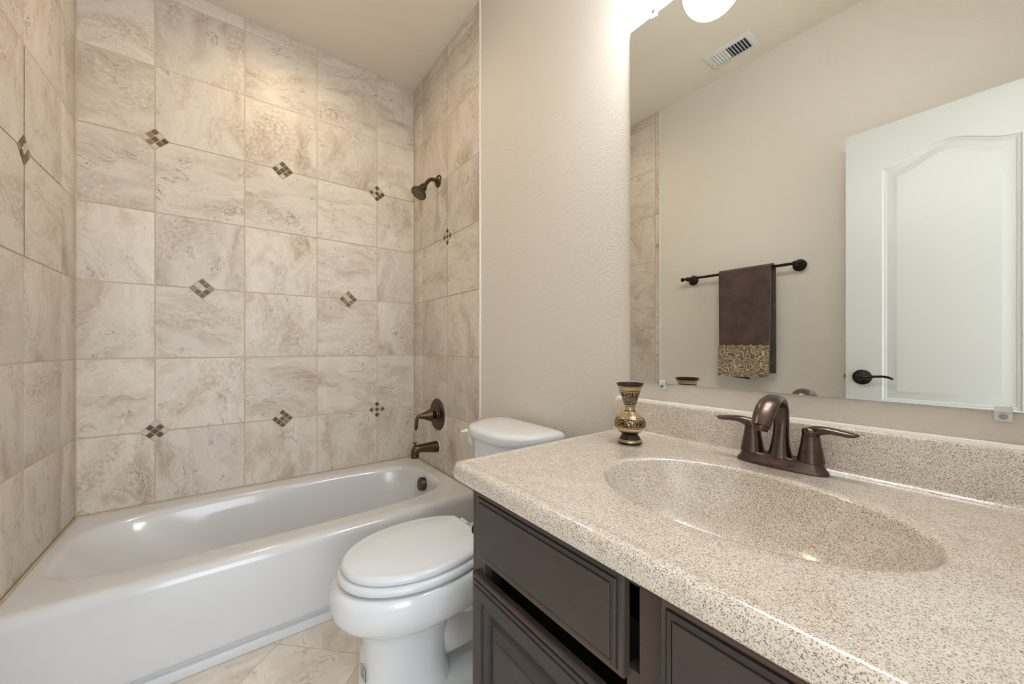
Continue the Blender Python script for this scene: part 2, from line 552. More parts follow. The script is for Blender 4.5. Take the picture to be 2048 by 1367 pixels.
def mosaic(parent, cu, cv, lay, to3, nrm):
    mb = MB(); N = Vector(nrm); p = 0.0233; q = 2 ** -0.5
    for i in range(3):
        for j in range(3):
            # i steps down-right, j steps down-left
            a = (i - j) * p * q; b = -((i - 1) + (j - 1)) * p * q
            hw = (p - 0.0034) * q
            rings = []
            for ins, hh in ((0, 0.0), (0, 0.0016), (0.0010, 0.0022)):
                k = hw - ins
                rings.append([to3(cu + a + du * k, cv + b + dv * k) + N * hh for du, dv in ((1, 0), (0, 1), (-1, 0), (0, -1))])
            mb.loft(rings, LAY[lay][i][j], False, True, False)
    return mb.build('mosaic_inset', CHIPS, parent)


# ================================================================== ROOM SHELL
# floor: diagonal stone tiles
floor = MB()
b = floor.add([(-.1, WL - .1, 0), (4.2, WL - .1, 0), (4.2, .1, 0), (-.1, .1, 0), (-.1, WL - .1, -.1), (4.2, WL - .1, -.1), (4.2, .1, -.1), (-.1, .1, -.1)])
for q in ((0, 1, 2, 3), (7, 6, 5, 4), (4, 5, 1, 0), (5, 6, 2, 1), (6, 7, 3, 2), (7, 4, 0, 3)):
    k = floor.face([b + i for i in q], 1)
ft = []
c45 = 2 ** -0.5
for i in range(-9, 14):
    for j in range(-9, 14):
        P = [(0.779 + ((i + a) - (j + b_)) * TP * c45, -0.834 + ((i + a) + (j + b_)) * TP * c45) for a, b_ in ((0, 0), (1, 0), (1, 1), (0, 1))]
        for (a, b_, c) in ((-1, 0, -0.6), (1, 0, XR + .1), (0, -1, -WL), (0, 1, 0)):
            P = clip_poly(P, a, b_, c)
            if len(P) < 3: break
        if len(P) >= 3: ft.append(P)
add_tiles(floor, ft, lambda u, v: Vector((u, v, 0)), (0, 0, 1), 0.0012, 0.004)
fo = floor.build('floor', [TRAVF, GROUT], sharp=20); tag(fo, 'beige stone floor tiles laid on the diagonal', 'floor', kind='structure')

c = MB().box(-.1, WL - .1, CEIL, XR + .12, .1, CEIL + .1)
tag(c.build('ceiling', CEILP), 'beige painted flat ceiling', 'ceiling', kind='structure')


def wall_obj(name, boxes, mat, label):
    mb = MB()
    for q in boxes: mb.box(*q)
    return tag(mb.build(name, mat), label, 'wall', kind='structure')


XP = 0.8044   # end of the tile on the right wall
XL = 0.857    # end of the tile on the left wall
wb = wall_obj('wall_back', [(-.1, WL - .1, 0, -.004, .1, CEIL)], PAINT, 'tiled wall along the long side of the tub')
wr = wall_obj('wall_right', [(-.004, .004, 0, XR + .12, .1, CEIL)], PAINT, 'beige plaster wall behind toilet and mirror, tiled over the tub')
wl = wall_obj('wall_left', [(-.004, WL - .1, 0, 4.2, WL - .004, CEIL)], PAINT, 'beige plaster wall with the towel bar, tiled over the tub')
DY0, DY1, DZ = -1.355, -0.715, 2.045
wf = wall_obj('wall_front', [(XR, WL - .004, 0, XR + .12, DY0, CEIL), (XR, DY1, 0, XR + .12, .004, CEIL), (XR, DY0, DZ, XR + .12, DY1, CEIL)], PAINT, 'beige wall with the doorway')
# hall outside the doorway
wall_obj('wall_hall', [(XR + .12, -.45, 0, 4.2, -.4, CEIL)], PAINT, 'beige side wall of the hall outside the doorway')

t3b = lambda u, v: Vector((-0.0014, u, v))
t3r = lambda u, v: Vector((u, 0.0014, v))
t3l = lambda u, v: Vector((u, WL - 0.0014, v))
A1 = -1.2408


def surround(parent, rects, centers, t3, nrm, backing):
    mb = MB()
    add_b = mb.add(backing)
    for q in ((0, 1, 2, 3), (7, 6, 5, 4), (0, 4, 5, 1), (1, 5, 6, 2), (2, 6, 7, 3), (3, 7, 4, 0)):
        mb.face([add_b + i for i in q], 1)
    tile_wall(mb, rects, centers, t3, nrm)
    return mb.build('tile_surround', [TRAV, GROUT], parent, sharp=20)


def slab(x0, y0, z0, x1, y1, z1):
    return [(x0, y0, z0), (x0, y1, z0), (x1, y1, z0), (x1, y0, z0), (x0, y0, z1), (x0, y1, z1), (x1, y1, z1), (x1, y0, z1)]


RB = RIM + .004
zz = lambda k: Z0 + k * TP
cb = [(A1, zz(3), 'a'), (A1 + 1.5 * TP, zz(3), 'b'), (A1 + 3 * TP, zz(3), 'c'), (A1 + .5 * TP, zz(1), 'd'), (A1 + 2.5 * TP, zz(1), 'e'),
      (A1 + 1.5 * TP, zz(-1), 'g'), (A1, zz(-1), 'f'), (A1 + 3 * TP, zz(-1), 'h')]
random.seed(11)
sb = surround(wb, grid_rects(WL, 0, A1, RB, CEIL, Z0), [(a, b) for a, b, _ in cb], t3b, (1, 0, 0), slab(-.004, WL, 0, -.0014, 0, CEIL))
for a, b, l in cb: mosaic(sb, a, b, l, t3b, (1, 0, 0))
cr = [(0.1325 + TP, zz(2), 'h')]
sr = surround(wr, grid_rects(0, XP, 0.1325, RB, CEIL, Z0) + [[(.781, 0), (XP, 0), (XP, RB), (.781, RB)]], [(a, b) for a, b, _ in cr], t3r, (0, -1, 0), slab(0, .0014, 0, XP, .004, CEIL))
for a, b, l in cr: mosaic(sr, a, b, l, t3r, (0, -1, 0))
cl = [(0.1572 + TP, zz(2), 'd')]
sl = surround(wl, grid_rects(0, XL, 0.1572, RB, CEIL, Z0) + [[(.781, 0), (XL, 0), (XL, RB), (.781, RB)]], [(a, b) for a, b, _ in cl], t3l, (0, 1, 0), slab(0, WL - .004, 0, XL, WL - .0014, CEIL))
for a, b, l in cl: mosaic(sl, a, b, l, t3l, (0, 1, 0))
# white edge strip where tile meets paint, tan caulk in the corners
for par, x, y, s_ in ((wr, XP, .004, -1), (wl, XL, WL - .004, 1)):
    mb = MB(); mb.tube([(x + .003, y + s_ * .0035, 0), (x + .003, y + s_ * .0035, CEIL)], 0.0052, 10)
    mb.build('edge_strip', WHITE if par is wr else PAINT, par)
mb = MB()
mb.tube([(.001, WL + .001, RB), (.001, WL + .001, CEIL)], 0.0035, 8); mb.build('corner_caulk', CAULK, wb)
mb = MB(); mb.tube([(.001, -.001, RB), (.001, -.001, CEIL)], 0.0022, 8); mb.build('corner_caulk', CAULK, wr)

# baseboards
mb = MB().box(XP + .008, -.012, 0, 1.655, .004, .085); tag(mb.build('baseboard_right', WHITE, bevel=.003), 'white baseboard behind the toilet', 'baseboard', kind='structure')
mb = MB().box(XL + .01, WL - .004, 0, XR, WL + .012, .085); tag(mb.build('baseboard_left', WHITE, bevel=.003), 'white baseboard under the towel bar', 'baseboard', kind='structure')

# door frame trim round the doorway
tr = MB()
prof = [(0, 0), (0, .010), (.012, .016), (.045, .018), (.057, .010), (.057, 0)]
tr.box(XR - .016, DY1, 0, XR, DY1 + .057, DZ + .057).box(XR - .016, WL + .002, 0, XR, DY0 - .002, DZ + .057).box(XR - .016, DY0 - .002, DZ, XR, DY1, DZ + .057)
tr.box(XR, DY1 - .018, 0, XR + .12, DY1, DZ).box(XR, DY0, DZ - .018, XR + .12, DY1, DZ).box(XR, DY0, 0, XR + .12, DY0 + .018, DZ)
tag(tr.build('trim_1', WHITE, bevel=.003), 'white casing round the doorway', 'trim', kind='structure')

# ================================================================== DOOR (seen in the mirror)
DX0, DX1 = 1.90, 2.508
dr = thing('door_1', 'white raised panel door standing open in front of the left wall', 'door', (DX1, -1.3375, 0), kind='structure')
YF = -1.32


def arch(x0, x1, zlow, zarch, n=40, swing=None):
    """top line of an arched panel from x0 to x1 (cathedral curve)"""
    pts = []
    for i in range(n + 1):
        t = i / n
        e = abs(t - .5) * 2
        h = 0.5 + 0.5 * math.cos(PI * min(1, max(0, (e - .0) / 1.0)))
        h = h ** 1.1
        pts.append((x0 + (x1 - x0) * t, zlow + (zarch - zlow) * h))
    return pts


def panel_outline(x0, x1, z0, zlow, zarch, ins, n=40):
    top = arch(x0 + ins, x1 - ins, zlow - ins, zarch - ins, n)
    return [(x0 + ins, z0 + ins), (x1 - ins, z0 + ins)] + top[::-1]


leaf = MB()
yb = YF - .035
# slab with panels as loft rings; front face built round the panel outlines
PX0, PX1 = 2.022, 2.386
panels = [(PX0, PX1, 0.825, 1.837, 1.892), (PX0, PX1, 0.22, .70, .70)]
prof = [(0, 0), (.003, -.004), (.009, -.0055), (.014, -.0085), (.020, -.0085), (.043, -.0015), (.047, -.0015)]
for sgn, yf in ((1, YF), (-1, yb)):
    for (x0, x1, z0, zl, za) in panels:
        rings = []
        for ins, d in prof:
            rings.append([(x, yf + sgn * d, z) for x, z in panel_outline(x0, x1, z0, zl, za, ins)])
        leaf.loft(rings, 0, False, True, True)
    # frame: strips
    def quad(a, b, c_, d):
        k = leaf.add([(p[0], yf, p[1]) for p in (a, b, c_, d)]); leaf.face([k, k + 1, k + 2, k + 3])
    quad((DX0, .012), (PX0, .012), (PX0, 2.03), (DX0, 2.03)); quad((PX1, .012), (DX1, .012), (DX1, 2.03), (PX1, 2.03))
    quad((PX0, .012), (PX1, .012), (PX1, .22), (PX0, .22)); quad((PX0, .70), (PX1, .70), (PX1, .825), (PX0, .825))
    a = arch(PX0, PX1, 1.837, 1.892)
    for p, q in zip(a, a[1:]): quad(p, q, (q[0], 2.03), (p[0], 2.03))
# edges
for (xa, za, xb, zb) in ((DX0, .012, DX1, .012), (DX1, .012, DX1, 2.03), (DX1, 2.03, DX0, 2.03), (DX0, 2.03, DX0, .012)):
    k = leaf.add([(xa, YF, za), (xb, YF, zb), (xb, yb, zb), (xa, yb, za)]); leaf.face([k, k + 1, k + 2, k + 3])
leaf.build('door_leaf', DOORM, dr, sharp=30)
# lever handle
hx, hz = 1.957, 0.924
for sgn, y0 in ((1, YF), (-1, yb)):
    h = MB(); ax = (0, sgn, 0)
    h.lathe([(.0335, 0), (.0335, .004), (.030, .007), (.025, .0075), (.023, .010), (.018, .0115), (.013, .013), (.012, .030)], (hx, y0, hz), ax, 40)
    ho = h.build('door_handle', DARKB, dr)
    h = MB(); y1 = y0 + sgn * .034
    h.tube([(hx - .012, y1, hz), (hx, y1 + sgn * .002, hz + .001), (hx + .02, y1 + sgn * .003, hz + .001), (hx + .045, y1 + sgn * .002, hz + .006), (hx + .07, y1, hz + .008), (hx + .09, y1 - sgn * .002, hz + .004), (hx + .103, y1 - sgn * .004, hz - .003)],
           [.012, .014, .011, .0065, .0060, .0062, .004], 16, 0, True, [1, 1, .8, .7, .7, .8, .8])
    h.build('lever', DARKB, ho)
h = MB().box(DX0 - .010, -1.343, hz - .010, DX0, -1.331, hz + .010); h.build('latch', STEEL, dr)
for hz_ in (.2, 1.0, 1.82):
    h = MB(); h.tube([(DX1 + .004, YF + .004, hz_ - .045), (DX1 + .004, YF + .004, hz_ + .045)], .005, 12); h.build('hinge', DARKB, dr)

# ================================================================== BATHTUB
tub = thing('bathtub', 'white alcove bathtub with flat apron between the tiled walls', 'bathtub', (.388, WL / 2, 0.0))
TX, TY0, TY1 = .775, WL + .003, -.003
NT_ = 160
BCX, BCY, BA, BB = .376, -.748, .286, .682


def se(cx, cy, a, b, n, ang):
    c_, s_ = math.cos(ang), math.sin(ang)
    r = (abs(c_ / a) ** n + abs(s_ / b) ** n) ** (-1 / n)
    return cx + r * c_, cy + r * s_


angs = []
# angles aimed so that rectangle corners are included and evenly spread around the long tub
cnr = [math.atan2(y - BCY, x - BCX) for x, y in ((TX, TY1), (.003, TY1), (.003, TY0), (TX, TY0))]
cnr = sorted(a % (2 * PI) for a in cnr)
seg_n = []
cc = cnr + [cnr[0] + 2 * PI]
for a, b in zip(cc, cc[1:]):
    n = 40
    # space points evenly along the rectangle side
    def hit(ang):
        c_, s_ = math.cos(ang), math.sin(ang); t = 1e9
        if c_ > 1e-9: t = min(t, (TX - BCX) / c_)
        if c_ < -1e-9: t = min(t, (.003 - BCX) / c_)
        if s_ > 1e-9: t = min(t, (TY1 - BCY) / s_)
        if s_ < -1e-9: t = min(t, (TY0 - BCY) / s_)
        return BCX + c_ * t, BCY + s_ * t
    pa, pb = hit(a), hit(b)
    for i in range(n):
        t = i / n
        x, y = pa[0] + (pb[0] - pa[0]) * t, pa[1] + (pb[1] - pa[1]) * t
        angs.append(math.atan2(y - BCY, x - BCX))
outer = []
for ang in angs:
    c_, s_ = math.cos(ang), math.sin(ang); t = 1e9
    if c_ > 1e-9: t = min(t, (TX - BCX) / c_)
    if c_ < -1e-9: t = min(t, (.003 - BCX) / c_)
    if s_ > 1e-9: t = min(t, (TY1 - BCY) / s_)
    if s_ < -1e-9: t = min(t, (TY0 - BCY) / s_)
    outer.append((BCX + c_ * t, BCY + s_ * t))


def oring(off, z):
    return [((x - off if x > TX - 1e-4 else min(x, TX - off)), y, z) for x, y in outer]


def bring(cx, cy, a, b0, b1, n, z):
    """basin ring: b0 towards the left (reclining) end, b1 towards the drain end"""
    r = []
    for ang in angs:
        bb = b1 if math.sin(ang) > 0 else b0
        x, y = se(cx, cy, a, bb, n, ang); r.append((x, y, z))
    return r


rings = [oring(.009, 0.0), oring(.009, .030), oring(.0105, .034), oring(.0150, .0355), oring(.0230, .0365), oring(.0230, .0480), oring(.0180, .0530), oring(.0080, .0560), oring(.0025, .0595), oring(.0005, .064), oring(0, .075),
         oring(0, .20), oring(.0005, RIM - .034), oring(.003, RIM - .024), oring(.008, RIM - .014), oring(.015, RIM - .0065), oring(.024, RIM - .002), oring(.034, RIM), oring(.045, RIM)]
rings += [bring(BCX, BCY, BA + .012, BB + .022, BB + .004, 4.2, RIM), bring(BCX, BCY, BA, BB + .010, BB, 4.1, RIM - .002), bring(BCX, BCY, BA - .008, BB, BB - .008, 4.0, RIM - .008),
          bring(BCX, BCY, BA - .015, BB - .012, BB - .014, 3.9, RIM - .022), bring(BCX, BCY, BA - .022, BB - .045, BB - .018, 3.7, RIM - .06), bring(BCX, BCY, BA - .034, BB - .11, BB - .026, 3.4, RIM - .13),
          bring(BCX, BCY, BA - .044, BB - .19, BB - .036, 3.2, RIM - .20), bring(BCX, BCY, BA - .060, BB - .25, BB - .055, 2.9, RIM - .25), bring(BCX, BCY, BA - .085, BB - .30, BB - .085, 2.8, RIM - .275),
          bring(BCX, BCY, BA - .13, BB - .36, BB - .14, 2.6, RIM - .287), bring(BCX, BCY, .05, .2, .2, 2, RIM - .29)]
tb = MB(); tb.loft(rings, 0, True, True)
tb.build('tub_shell', TUBM, tub, sharp=50)
# caulk bead between tile and tub and along the floor
ck = MB()
ck.tube([(.0045, TY1 - .001, RIM + .001), (.0045, TY0 + .001, RIM + .001)], .0038, 8)
ck.tube([(.0045, TY0 + .0022, RIM + .002), (TX - .03, TY0 + .0022, RIM + .002), (TX - .004, TY0 + .0022, RIM - .02), (TX - .001, TY0 + .0022, .07), (TX - .010, TY0 + .0022, 0.003)], .0042, 8)
ck.tube([(.0045, TY1 - .0015, RIM + .001), (TX - .03, TY1 - .0015, RIM + .001), (TX - .002, TY1 - .0015, RIM - .02), (TX, TY1 - .0015, .07), (TX - .008, TY1 - .0015, 0.002)], .0034, 8)
ck.tube([(TX - .008, TY0, .0018), (TX - .008, TY1, .0018)], .0022, 8)
ck.build('caulk_bead', CAULK, tub)
dm = MB(); dm.lathe([(.030, -.001), (.030, .004), (.020, .007), (0.001, .008)], (.345, -.20, RIM - .289), (0, 0, 1), 32); dm.build('drain', BRONZE, tub)
# overflow cover on the sloping end wall
ov = MB(); ovax = Vector((0, -1, .18)).normalized(); oc = Vector((.3460, -.0985, .2840))
ov.lathe([(.030, -.034), (.0365, -.032), (.0365, .010), (.035, .0125), (.030, .0135), (.006, .0135), (.005, .0115), (.0005, .0115)], oc, ovax, 48)
ov.build('overflow_cover', BRONZE, tub)

# tub spout
sp = thing('tub_spout', 'bronze tub spout with diverter knob low on the shower wall', 'spout', (.345, .0, .481))
m = MB()
m.lathe([(.0355, -.0005), (.0355, .0035), (.0345, .0045)], (.345, .0, .481), (0, -1, 0), 40); m.build('gasket', WHITE, sp)
m = MB()
path = [(0, -.003, .481), (0, -.06, .4815), (0, -.10, .4825), (0, -.130, .484)]
rg = []
for y, zc, rz, rx in ((-.004, .481, .0340, .0335), (-.03, .4825, .0310, .0310), (-.07, .4850, .0265, .0270), (-.105, .4870, .0230, .0245), (-.125, .4850, .0245, .0240), (-.139, .4800, .0260, .0225), (-.150, .4720, .0260, .0200), (-.157, .4620, .0200, .0160), (-.160, .4550, .0080, .0080)):
    rg.append([(.345 + math.cos(t) * rx, y, zc + math.sin(t) * rz) for t in [2 * PI * i / 36 for i in range(36)]])
m.loft(rg, 0); m.build('spout_body', BRONZE, sp)
m = MB(); m.lathe([(.0190, 0), (.0225, -.026), (.0235, -.044), (.0215, -.046), (.018, -.046), (.017, -.030)], (.345, -.139, .484), (0, 0, 1), 32); m.build('spout_mouth', BRONZE, sp)
m = MB(); m.lathe([(.0045, 0), (.0045, .012), (.0095, .016), (.0105, .019), (.0095, .022), (.001, .023)], (.345, -.139, .502), (0, 0, 1), 24); m.build('diverter_knob', BRONZE, sp)

# shower valve
va = thing('shower_valve', 'round bronze shower valve plate with a curved lever handle', 'valve', (.345, 0, .668))
m = MB(); m.lathe([(.0925, -.0005), (.0925, .002), (.0905, .004), (.088, .0075), (.074, .009), (.052, .0095), (.050, .0125), (.036, .013), (.034, .018), (.026, .019)], (.345, 0, .668), (0, -1, 0), 64); m.build('escutcheon', BRONZE, va)
m = MB(); m.lathe([(.0235, .015), (.0235, .042)], (.345, 0, .668), (0, -1, 0), 32); m.build('valve_stem', DARKB, va)
m = MB(); m.lathe([(.020, .040), (.0325, .040), (.0345, .044), (.0335, .050), (.0275, .064), (.0205, .084), (.0150, .100), (.0115, .112), (.009, .118), (.002, .120)], (.345, 0, .668), (0, -1, 0), 40)
m.tube([(.345, -.100, .668), (.345, -.113, .669), (.345, -.123, .663), (.345, -.128, .648), (.345, -.130, .628), (.345, -.131, .608), (.345, -.134, .592)], [.010, .0115, .0105, .0085, .0085, .0088, .004], 16, 0, True, [1, 1, 1, 1.1, 1.15, 1.1, 1], up=(1, 0, 0))
m.build('handle', BRONZE, va)

# shower head
shd = thing('wall_shower', 'small round bronze shower head on a bent arm high on the tiled wall', 'shower head', (.358, 0, 2.022))
m = MB(); m.lathe([(.036, -.0005), (.036, .003), (.033, .008), (.024, .014), (.013, .018)], (.358, 0, 2.022), (0, -1, 0), 40); m.build('flange', BRONZE, shd)
arm = [(.358, 0, 2.022), (.358, -.030, 2.024), (.358, -.045, 2.022), (.358, -.058, 2.014), (.358, -.068, 2.002), (.358, -.080, 1.985), (.358, -.088, 1.973)]
m = MB(); m.tube(arm, .0105, 20); m.build('shower_arm', BRONZE, shd)
ax = (Vector((0, -.57, -.82)) + Vector((.12, 0, 0))).normalized(); o0 = Vector((.358, -.086, 1.976))
m = MB(); m.lathe([(.0125, -.004), (.0150, 0), (.0150, .006), (.020, .010), (.0225, .020), (.0235, .034), (.0270, .040), (.031, .050), (.0385, .060), (.043, .064), (.0445, .068), (.0435, .073), (.037, .0745), (.036, .072)], o0, ax, 48); m.build('head_bell', BRONZE, shd)
m = MB(); m.lathe([(.0365, .0705), (.0365, .073), (.0355, .0735), (.001, .0735)], o0, ax, 48)
for k, r in ((6, .010), (12, .020), (16, .030)):
    u_ = ax.orthogonal().normalized(); w_ = ax.cross(u_)
    for i in range(k):
        t = 2 * PI * i / k
        m.lathe([(.0016, .0733), (.0014, .0758)], o0 + (u_ * math.cos(t) + w_ * math.sin(t)) * r, ax, 8, 1)
m.build('nozzle_face', [SHOWF, DARKB], shd)

# ================================================================== TOILET
TCX = 1.2275
to = thing('toilet', 'white two piece toilet with closed lid beside the tub', 'toilet', (TCX, -.40, 0))


def egg(hw, yf, yb_, ym, nf, nb, z, N=72, ymax=None, cx=TCX):
    """elongated outline: front tip at yf, back at yb_, widest at ym"""
    r = []
    for i in range(N):
        t = 2 * PI * i / N
        c_, s_ = math.cos(t), math.sin(t)
        b = (ym - yf) if s_ < 0 else (yb_ - ym); n = nf if s_ < 0 else nb
        k = (abs(c_ / hw) ** n + abs(s_ / b) ** n) ** (-1 / n)
        x, y = k * c_, ym + k * s_
        if ymax is not None and y > ymax: y = ymax
        r.append((cx + x, y, z))
    return r


def egg_i(ins, z, hw=.166, yf=-.720, yb_=-.268, ym=-.500, ymax=-.305):
    z += .011
    return egg(hw - ins, yf + ins, yb_ - ins, ym, 2.05, 2.25, z, 80, ymax - ins)


# lid
m = MB(); m.loft([egg_i(.006, .4105), egg_i(.002, .412), egg_i(0, .416), egg_i(0, .422), egg_i(.0025, .4275), egg_i(.008, .431), egg_i(.018, .4325), egg_i(.03, .4325), egg_i(.036, .4345), egg_i(.10, .4365), egg_i(.15, .437)], 0)
m.build('lid', SEATM, to, sharp=40)
m = MB(); m.loft([egg_i(.000, .386, .171, -.727), egg_i(-.003, .389, .171, -.727), egg_i(-.004, .395, .171, -.727), egg_i(-.003, .402, .171, -.727), egg_i(.002, .4065, .171, -.727), egg_i(.010, .4085, .171, -.727), egg_i(.06, .409, .171, -.727), egg_i(.065, .388, .171, -.727)], 0, False, False)
m.build('seat', SEATM, to, sharp=50)
for dx in (-.07, .07):
    m = MB(); m.tube([(TCX + dx - .022, -.290, .420), (TCX + dx + .022, -.290, .420)], .011, 16); m.box(TCX + dx - .02, -.301, .392, TCX + dx + .02, -.280, .420)
    m.build('hinge', SEATM, to, bevel=.002)


def bowl(ins, z, yfront=-.762, hw=.188, yback=-.20, ym=-.50):
    return egg(hw - ins, yfront + ins, yback, ym, 2.1, 2.4, z, 80)


m = MB()
rg = [egg(.135, -.686, -.115, -.44, 2.6, 3.0, 0.0, 80), egg(.135, -.686, -.115, -.44, 2.6, 3.0, .010, 80), egg(.130, -.682, -.125, -.44, 2.5, 3.0, .022, 80),
      egg(.112, -.674, -.40, -.535, 2.5, 2.3, .045, 80), egg(.107, -.670, -.415, -.545, 2.5, 2.3, .10, 80), egg(.105, -.666, -.415, -.545, 2.5, 2.3, .17, 80), egg(.107, -.666, -.405, -.54, 2.4, 2.3, .220, 80),
      egg(.118, -.680, -.36, -.53, 2.2, 2.3, .250, 80), egg(.142, -.698, -.27, -.51, 2.1, 2.3, .270, 80), egg(.160, -.722, -.25, -.50, 2.1, 2.35, .283, 80), egg(.170, -.737, -.23, -.50, 2.1, 2.4, .298, 80),
      egg(.1760, -.747, -.21, -.50, 2.1, 2.4, .314, 80), egg(.179, -.751, -.19, -.50, 2.1, 2.4, .340, 80), egg(.178, -.749, -.19, -.50, 2.1, 2.5, .366, 80), egg(.175, -.743, -.19, -.50, 2.1, 2.5, .381, 80), egg(.167, -.734, -.195, -.50, 2.1, 2.5, .389, 80),
      egg(.150, -.71, -.21, -.50, 2.1, 2.4, .391, 80)]
m.loft(rg, 0, True, True)
m.build('bowl', PORC, to, sharp=60)
# rear deck that carries the tank and the trapway bulge
m = MB()
m.loft([egg(.075, -.40, -.10, -.22, 3, 3, .20, 60), egg(.095, -.40, -.06, -.22, 3, 3, .30, 60), egg(.115, -.40, -.045, -.22, 4, 4, .365, 60), egg(.118, -.40, -.04, -.22, 4, 4, .385, 60), egg(.112, -.395, -.046, -.22, 4, 4, .390, 60)], 0)
m.tube([(TCX, -.50, .20), (TCX, -.40, .135), (TCX, -.33, .13), (TCX, -.27, .17), (TCX, -.22, .23), (TCX, -.17, .22), (TCX, -.15, .12), (TCX, -.15, .0)], [.07, .072, .07, .066, .064, .064, .062, .07], 28, up=(1, 0, 0))
m.build('trapway', PORC, to, sharp=60)
# bolt cap
m = MB(); m.lathe([(.013, 0), (.012, .012), (.006, .018), (.001, .019)], (TCX + .105, -.30, .020), (0, 0, 1), 20); m.build('bolt_cap', SEATM, to)


# tank: D-shaped plan, back flat, front bowed
def dplan(hw, yf, yb_, z, n=2.6, N=72, cx=TCX + .002):
    r = []
    ym = yb_ - .035
    for i in range(N):
        t = 2 * PI * i / N; c_, s_ = math.cos(t), math.sin(t)
        b = (ym - yf) if s_ < 0 else (yb_ - ym); nn = n if s_ < 0 else 5
        k = (abs(c_ / hw) ** nn + abs(s_ / b) ** nn) ** (-1 / nn)
        r.append((cx + k * c_, ym + k * s_, z))
    return r


m = MB()
m.loft([dplan(.145, -.215, -.050, .385), dplan(.152, -.222, -.046, .395), dplan(.165, -.238, -.042, .50), dplan(.180, -.248, -.038, .68), dplan(.183, -.250, -.037, .725)], 0)
m.build('tank', PORC, to, sharp=60)
m = MB()
m.loft([dplan(.188, -.256, -.034, .722), dplan(.194, -.262, -.030, .725), dplan(.199, -.267, -.028, .735), dplan(.200, -.268, -.028, .750), dplan(.197, -.265, -.030, .758), dplan(.190, -.257, -.034, .7635), dplan(.16, -.225, -.045, .7665), dplan(.08, -.14, -.07, .768)], 0)
m.build('tank_lid', PORC, to, sharp=60)
m = MB()
m.lathe([(.013, 0), (.013, .012), (.009, .016)], (1.054, -.175, .700), (-1, -.35, 0), 20)
m.loft([[(1.030 + a, -.182 + b, .718 + c_) for a, b, c_ in ((-.008, -.012, .0), (.010, -.006, .0), (.010, .016, .0), (-.008, .014, .0))],
        [(1.030 + a, -.182 + b, .700) for a, b in ((-.009, -.012), (.010, -.006), (.010, .016), (-.009, .014))],
        [(1.030 + a, -.180 + b, .668) for a, b in ((-.005, -.012), (.010, -.006), (.010, .014), (-.005, .012))]], 0, smooth=False)
m.tube([(1.040, -.172, .713), (1.022, -.184, .7165), (1.004, -.197, .7150), (.990, -.208, .710)], [.009, .010, .0085, .004], 12, 0, True, .6)
m.build('flush_lever', PORC, to, bevel=.001)
# small printed mark on the pedestal


def egg_pt(hw, yf, yb_, ym, n, t, z):
    c_, s_ = math.cos(t), math.sin(t); b = (ym - yf) if s_ < 0 else (yb_ - ym)
    k = (abs(c_ / hw) ** n + abs(s_ / b) ** n) ** (-1 / n)
    return Vector((TCX + k * c_, ym + k * s_, z))


def mark_quad(mb, t0, t1, z0, z1, d=.0006):
    P = []
    for t, z in ((t0, z0), (t1, z0), (t1, z1), (t0, z1)):
        p = egg_pt(.1085 + d, -.671 - d, -.415, -.545, 2.5, t, z); P.append(p)
    k = mb.add(P); mb.face([k, k + 1, k + 2, k + 3])


m = MB(); ta, tb_ = math.radians(272), math.radians(288); w = math.radians(1.8)
mz0, mz1 = .118, .155
mark_quad(m, ta, tb_, mz0, mz0 + .0025); mark_quad(m, ta, tb_, mz1 - .0025, mz1); mark_quad(m, ta, ta + w, mz0, mz1); mark_quad(m, tb_ - w, tb_, mz0, mz1)
mark_quad(m, ta + 2.4 * w, ta + 3.4 * w, mz0 + .006, mz1 - .006); mark_quad(m, ta + 2.4 * w, ta + 5.4 * w, mz1 - .012, mz1 - .0095)
mark_quad(m, ta + 2.4 * w, ta + 5.4 * w, mz0 + .010, mz0 + .0125); mark_quad(m, ta + 4.6 * w, ta + 5.4 * w, mz0 + .006, mz0 + .016)
m.build('printed_mark', MARK, to)

# ================================================================== VANITY CABINET
CX0, CX1, CY, CZ = 1.655, XR - .002, -.553, .7772
vc = thing('vanity_cabinet', 'dark espresso vanity cabinet with raised panel doors under the counter', 'cabinet', (2.085, -.28, 0))
m = MB().box(CX0, CY + .02, .09, CX0 + .016, .002, CZ).box(CX1 - .016, CY + .02, .09, CX1, .002, CZ).box(CX0, CY + .02, .09, CX1, .002, .106).box(CX0 + .016, -.012, .10, CX1 - .016, .002, CZ)
m.box(CX0, CY + .075, 0, CX1, CY + .09, .09).box(CX0, CY + .09, 0, CX0 + .016, .002, .09)
m.build('cabinet_body', CAB, vc, bevel=.001)
m = MB()
XS = 2.075
m.box(CX0, CY, .09, CX0 + .045, CY + .02, CZ).box(CX1 - .045, CY, .09, CX1, CY + .02, CZ).box(2.064, CY, .09, 2.118, CY + .02, CZ).box(2.045, CY, .09, 2.064, CY + .02, .636)
for x0, x1 in ((CX0 + .045, 2.045), (2.118, CX1 - .045)):
    m.box(x0, CY, .09, x1, CY + .02, .13)
m.box(CX0 + .045, CY, .748, 2.064, CY + .02, CZ).box(2.118, CY, .748, CX1 - .045, CY + .02, CZ)
m.build('face_frame', CAB, vc, bevel=.0012)
m = MB().box(CX0 + .018, CY + .06, .11, CX1 - .018, CY + .066, .655); m.build('shade_panel', BLACK, vc)  # black sheet added behind the gaps, stands for shadow on the frame


def rect_rings(x0, x1, z0, z1, prof, yb):
    return [[(x, yb - h, z) for x, z in ((x0 + i, z0 + i), (x1 - i, z0 + i), (x1 - i, z1 - i), (x0 + i, z1 - i))] for i, h in prof]


